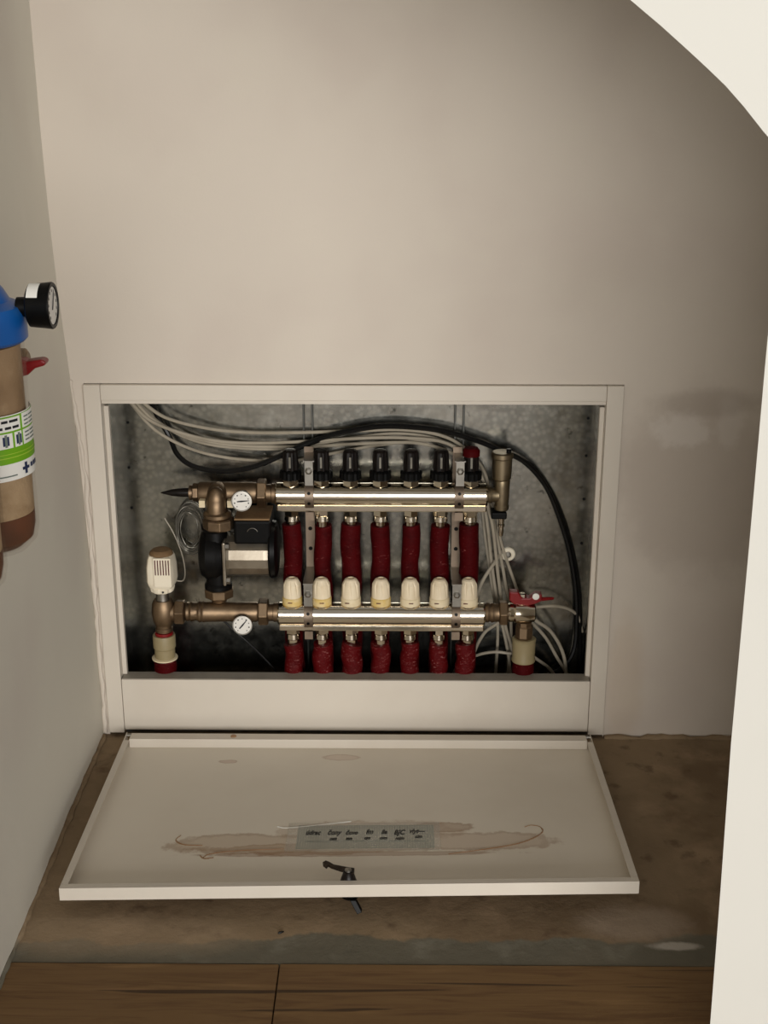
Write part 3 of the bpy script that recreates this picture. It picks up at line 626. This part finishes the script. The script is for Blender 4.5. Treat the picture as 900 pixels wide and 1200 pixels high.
prism(bm, hp_, lambda p: (.2725+p[0], LY-.0085, .2385+p[1]), lambda p: (.2725+p[0], LY+.0085, .2385+p[1]))
P(obj('butterfly_handle', bm, 'redp', None, bevel=.002))
P(obj('handle_nut', LA((.2715, LY, .2395), (0, 0, 1), [(0, .0065), (.005, .0062), (.006, .004)], seg=6), 'nickel', None))
P(obj('handle_rivet', LA((.2925, LY-.0086, .2430), (0, -1, 0), [(0, .0056), (.001, .0056), (.0016, .004)], seg=16), 'lwhite', None, True))
P(obj('handle_tail', LA((.3010, LY+.004, .2330), (1, .3, -.05), [(0, .0035), (.022, .0026), (.024, .0016)], seg=10), 'redp', None, True))
t = thing('cable_tie_mount', 'round white cable tie mount screwed to the back panel beside the cables', 'cable mount', (.2535, .105, .281))
P(obj('mount_disc', LA((.2535, .1150, .281), (0, -1, 0), [(0, .0120), (.003, .0122), (.005, .0105), (.0052, .007), (.0035, .0065)], seg=26), 'head', None, True))
P(obj('mount_screw', LA((.2535, .1125, .281), (0, -1, 0), [(0, .0052), (.004, .005), (.0052, .0028)], seg=12), 'steel', None, True))

# ------------------------------------------------------------------ cables
def cable(pts, r, mat, label, group, name='cable', n=8):
    return tag(obj(name, TU(catmull(mm(pts), n), r, 8), mat, None, True), label, 'cable', group)
GW = 'white cables of the bundle'
cable([(-357,62,560),(-327,75,522),(-276,88,496),(-216,95,481),(-147,98,478),(-78,98,481),(18,98,487),(86,98,487),(142,95,481),(180,88,459),(206,84,421),(214,82,381),(225,88,335),(237,88,244),(250,90,165),(269,90,93),(278,92,3)], .0028, 'wcable', 'white cable in front of the bundle crossing behind the flow meters', GW)
cable([(-350,64,560),(-319,82,518),(-264,94,488),(-196,101,473),(-134,104,470),(-78,104,470),(17,104,476),(100,103,477),(156,99,461),(192,96,433),(208,94,385),(217,95,333),(225,96,272),(238,96,194),(259,96,99),(266,97,3)], .0028, 'wcable', 'white cable in the middle of the bundle behind the flow meters', GW)
cable([(-344,70,560),(-305,86,524),(-243,98,503),(-175,104,494),(-92,104,494),(4,105,497),(73,105,499),(135,103,491),(176,103,469),(210,103,427),(222,103,361),(236,102,301),(251,102,224),(262,103,146),(256,104,3)], .0028, 'wcable', 'topmost white cable of the bundle behind the flow meters', GW)
cable([(-361,70,560),(-323,84,505),(-268,92,470),(-203,98,452),(-121,104,445),(-79,107,449),(-23,108,461),(31,108,471),(114,109,480),(163,109,470),(201,109,436),(230,108,360),(240,108,306),(268,108,224),(284,106,176),(292,106,90),(294,106,3)], .0026, 'wcable', 'lowest white cable sagging beneath the bundle on the left', GW)
cable([(-354,78,560),(-312,93,510),(-254,102,478),(-183,108,466),(-107,110,466),(-9,110,483),(73,110,491),(142,110,478),(184,110,441),(205,110,381),(213,110,321),(226,110,237),(240,110,143),(236,110,3)], .0026, 'wcable', 'white cable at the back of the bundle behind the flow meters', GW)
GT = 'loose white cables on the right'
cable([(243,108,288),(229,88,275),(215,80,256),(205,79,233),(200,80,197),(192,88,121),(165,92,68),(160,92,3)], .0030, 'wcable', 'white tail curving from the round mount down behind the rightmost knob', GT)
cable([(296,72,202),(331,80,201),(359,95,188),(376,108,168),(384,110,140)], .0026, 'wcable', 'white cable looping right from behind the red valve handle', GT)
cable([(280,66,198),(300,66,180),(326,74,157),(349,82,114),(357,84,66),(357,84,3)], .0030, 'wcable', 'outer white cable arching right of the ivory coupling', GT)
cable([(276,76,196),(294,78,172),(319,84,141),(340,92,102),(363,96,59),(376,98,3)], .0028, 'wcable', 'inner white cable arching right of the ivory coupling', GT)
cable([(300,82,106),(329,90,80),(340,94,56),(346,96,3)], .0028, 'wcable', 'short white cable low down beside the right red sleeve', GT)
cable([(244,74,178),(232,75,168),(215,78,152),(200,82,118),(190,84,74),(186,84,3)], .0028, 'wcable', 'white cable bending left below the ball valve union', GT)
cable([(262,82,112),(234,86,113),(205,92,104),(184,98,85),(176,100,3)], .0026, 'wcable', 'white cable lying level left of the right ivory coupling', GT)
cable([(372,112,150),(365,108,99),(346,104,73),(325,104,54),(300,104,3)], .0016, 'wire', 'thin grey wire curling down at the right edge of the cabinet', GT)
GB = 'black cables'
cable([(-330,88,560),(-318,98,520),(-302,100,488),(-288,86,462),(-263,78,445),(-222,76,437),(-174,76,442),(-126,82,459),(-77,90,481),(-22,91,498),(45,91,509),(127,91,504),(182,90,490),(230,86,472),(273,88,450),(309,94,408),(333,98,355),(354,102,292),(368,104,222),(373,105,151),(369,103,105),(349,99,75),(323,97,58),(306,97,3)], .0042, 'bcable', 'thick black cable sagging left and sweeping over the flow meters to the right', GB)
cable([(-150,86,445),(-110,94,462),(-70,98,478),(-22,99,494),(45,99,505),(127,99,500),(182,99,486),(232,97,468),(279,98,445),(315,103,402),(341,106,350),(361,109,288),(375,110,218),(381,110,140),(383,110,60),(383,110,3)], .0034, 'bcable', 'thinner black cable following just behind the thick black one', GB)

# ------------------------------------------------------------------ water filters on the left wall
FXc, FYc = -.363, -.642
def water_filter(dy, label, detail):
    y = FYc+dy
    t = thing('water_filter', label, 'water filter', (FXc, y, .575), 'water filters on the left wall')
    def P(o): return keep(o, t)
    P(obj('filter_head', LA((FXc, y, .803), (0, 0, 1), [(0, .0515), (.003, .0545), (.030, .0545), (.036, .0520), (.041, .040), (.052, .034), (.062, .026), (.066, .022)], seg=48), 'blue', None, True))
    P(obj('head_port', LA((FXc-.058, y, .842), (1, 0, 0), [(0, .018), (.01, .018), (.03, .016)], seg=22), 'blue', None, True))
    P(obj('bleed_valve', LA((FXc+.008, y, .866), (0, 0, 1), [(0, .014), (.008, .014), (.010, .008), (.022, .008), (.024, .012), (.032, .012), (.034, .006)], seg=18), 'alu', None, True))
    bm = bmesh.new(); prof_o = [(.803, .0500), (.70, .0492), (.604, .0486), (.590, .0455), (.580, .036), (.576, .012)]
    prof_i = [(.578, .010), (.583, .034), (.592, .0425), (.606, .0458), (.70, .0464), (.802, .0470)]
    rings = [[bm.verts.new((FXc+r*math.cos(2*PI*k/48), y+r*math.sin(2*PI*k/48), z)) for k in range(48)] for z, r in prof_o+prof_i]
    for p, q in zip(rings, rings[1:]+rings[:1]):
        if p is rings[5]: continue
        for k in range(48): bm.faces.new((p[k], p[(k+1) % 48], q[(k+1) % 48], q[k]))
    bm.faces.new(list(reversed(rings[5]))); bm.faces.new(rings[6])
    P(obj('clear_bowl', bm, 'bowl', None, True))
    P(obj('cartridge', LA((FXc, y, .668), (0, 0, 1), [(0, .0450), (.132, .0455)], seg=48), 'cart', None, True))
    P(obj('mesh_sleeve', LA((FXc, y, .6215), (0, 0, 1), [(0, .0448), (.046, .0452)], seg=48), 'mesh', None, True))
    P(obj('sediment', LA((FXc, y, .5795), (0, 0, 1), [(0, .012), (.004, .031), (.013, .0415), (.026, .0445), (.0415, .0448)], seg=48), 'rust', None, True))
    if not detail: return t
    # wrap-around printed label
    def wrap(nm, a0, a1, z0, z1, r, mat, n=14, slope=0):
        bm = bmesh.new(); prev = None
        for k in range(n+1):
            a = math.radians(a0+(a1-a0)*k/n); c, s = math.cos(a), math.sin(a); dz = slope*(k/n)
            cur = [bm.verts.new((FXc+rr*c, y+rr*s, zz+dz)) for rr, zz in ((r, z0), (r, z1), (r+.0003, z1), (r+.0003, z0))]
            if prev:
                for q in range(4): bm.faces.new((prev[q], prev[(q+1) % 4], cur[(q+1) % 4], cur[q]))
            else: bm.faces.new(cur)
            prev = cur
        bm.faces.new(list(reversed(prev))); return P(obj(nm, bm, mat, None, False))
    R0 = .0496
    wrap('label_base', -140, 30, .6655, .7340, R0, 'lwhite', 40)
    wrap('label_green_band', -140, 30, .6835, .7330, R0+.0004, 'lgreen', 40)
    wrap('label_lime_line', -140, 30, .6895, .6905, R0+.0008, 'llime', 40); wrap('label_lime_line', -140, 30, .6935, .6942, R0+.0008, 'llime', 40)
    for a0, a1, z0, z1 in ((-92, -25, .7175, .7315), (-21, 12, .7175, .7325), (-80, -60, .700, .7155), (-56, -38, .700, .7155), (-35, -24, .700, .7155), (-21, 12, .700, .7155)):
        wrap('label_box', a0, a1, z0, z1, R0+.0008, 'lwhite', 12)
    # tiny print on the label
    for zc, spans in ((.7278, ((-84, -70), (-67, -54), (-51, -43), (-41, -29))), (.7212, ((-86, -74), (-72, -64), (-60, -50), (-47, -39), (-37, -28)))):
        for a0, a1 in spans: wrap('label_print', a0, a1, zc-.0013, zc+.0013, R0+.0012, 'ink', 4)
    for zc in (.7285, .7245, .7205, .7120, .7080, .7040):
        wrap('label_print', -18, -9, zc-.0007, zc+.0007, R0+.0012, 'inkgrey', 3); wrap('label_print', -7, 6, zc-.0007, zc+.0007, R0+.0012, 'inkgrey', 4)
    for a in (-70, -47, -29):
        wrap('label_pictogram', a-4, a+4, .7030, .7125, R0+.0012, 'inkblue', 3); wrap('label_pictogram', a-1.5, a+1.5, .7015, .7145, R0+.0014, 'inkgrey', 2)
    wrap('label_print', -82, -36, .6700, .6712, R0+.0008, 'inkgrey', 8)
    wrap('label_emblem', -27, -15, .6735, .6765, R0+.0008, 'inkblue', 4); wrap('label_emblem', -23, -19, .6690, .6810, R0+.0008, 'inkblue', 2)
    for k in range(3): wrap('label_emblem', -11+k*7, -6.5+k*7, .6735, .6780, R0+.0008, 'inkblue', 2)
    return t
water_filter(0, 'blue headed clear water filter with green label, hanging on the left wall by the gauge', True)
water_filter(-.122, 'nearer water filter bowl with brown sediment, cut off by the left picture edge', False)
# pressure gauge facing into the room
t = thing('pressure_gauge', 'round black pressure gauge screwed into the blue filter head', 'gauge', (-.317, FYc, .834))
P(obj('gauge_stem', LA((-.311, FYc, .838), (1, 0, 0), [(-.004, .010), (.005, .010), (.0055, .013), (.010, .013)], seg=14), 'black', None, True))
P(obj('gauge_case', LA((-.3035, FYc, .8395), (1, 0, 0), [(0, .018), (.002, .0215), (.017, .0228), (.0235, .0236), (.0250, .0228), (.0250, .0195), (.0230, .0190)], seg=44), 'black', None, True))
P(obj('gauge_face', LA((-.2800, FYc, .8395), (1, 0, 0), [(-.0004, .0189), (.0004, .0189)], seg=40), 'dial', None))
for k in range(11):
    th = math.radians(-45+k*27); P(obj('gauge_mark', BX(-.2797, -.2793, FYc+.015*math.cos(th)-.0006, FYc+.015*math.cos(th)+.0006, .8395+.015*math.sin(th)-.0014, .8395+.015*math.sin(th)+.0014), 'ink', None))
bm = bmesh.new(); prism(bm, [(-.0008, -.004), (.0008, -.004), (.0004, .012), (-.0004, .012)], lambda p: (-.2794, FYc+p[0]+p[1]*.5, .8395+p[1]), lambda p: (-.2788, FYc+p[0]+p[1]*.5, .8395+p[1])); P(obj('gauge_needle', bm, 'ink', None))
def capsule_label(a0, a1, x0, x1, r):
    bm = bmesh.new(); prev = None
    for k in range(9):
        a = math.radians(a0+(a1-a0)*k/8)
        cur = [bm.verts.new((xx, FYc+rr*math.cos(a), .8395+rr*math.sin(a))) for rr, xx in ((r, x0), (r, x1), (r+.0004, x1), (r+.0004, x0))]
        if prev:
            for q in range(4): bm.faces.new((prev[q], prev[(q+1) % 4], cur[(q+1) % 4], cur[q]))
        else: bm.faces.new(cur)
        prev = cur
    bm.faces.new(list(reversed(prev))); return bm
P(obj('gauge_sticker', capsule_label(95, 150, -.3005, -.2895, .0223), 'lwhite', None))
# red tap behind the filter
t = thing('drain_tap', 'small red lever tap on the wall behind the filter bowl', 'tap', (-.335, -.560, .757))
P(obj('tap_body', LA((-.432, -.535, .758), (1, 0, 0), [(0, .012), (.03, .011), (.06, .011), (.066, .014), (.090, .014), (.093, .010)], seg=18), 'brass', None, True))
bm = bmesh.new(); prism(bm, [(-.030, .012), (-.012, .013), (.000, .007), (.016, .010), (.021, .006), (.019, .001), (.008, -.003), (.000, -.012), (-.012, -.016), (-.030, -.014)], lambda p: (-.335+p[0], -.558, .757+p[1]*.8), lambda p: (-.335+p[0], -.540, .757+p[1]*.8)); P(obj('tap_lever', bm, 'redp', None, bevel=.003))
# a dropped screw-sized crumb on the screed
bm = bmesh.new(); lathe(bm, (-.085, -.525, .0008), (1, .4, .1), [(0, .001), (.002, .0018), (.006, .0012), (.008, .0006)], seg=7)
tag(obj('debris_crumb', bm, 'black', None, True), 'tiny dark crumb on the screed in front of the door', 'debris')
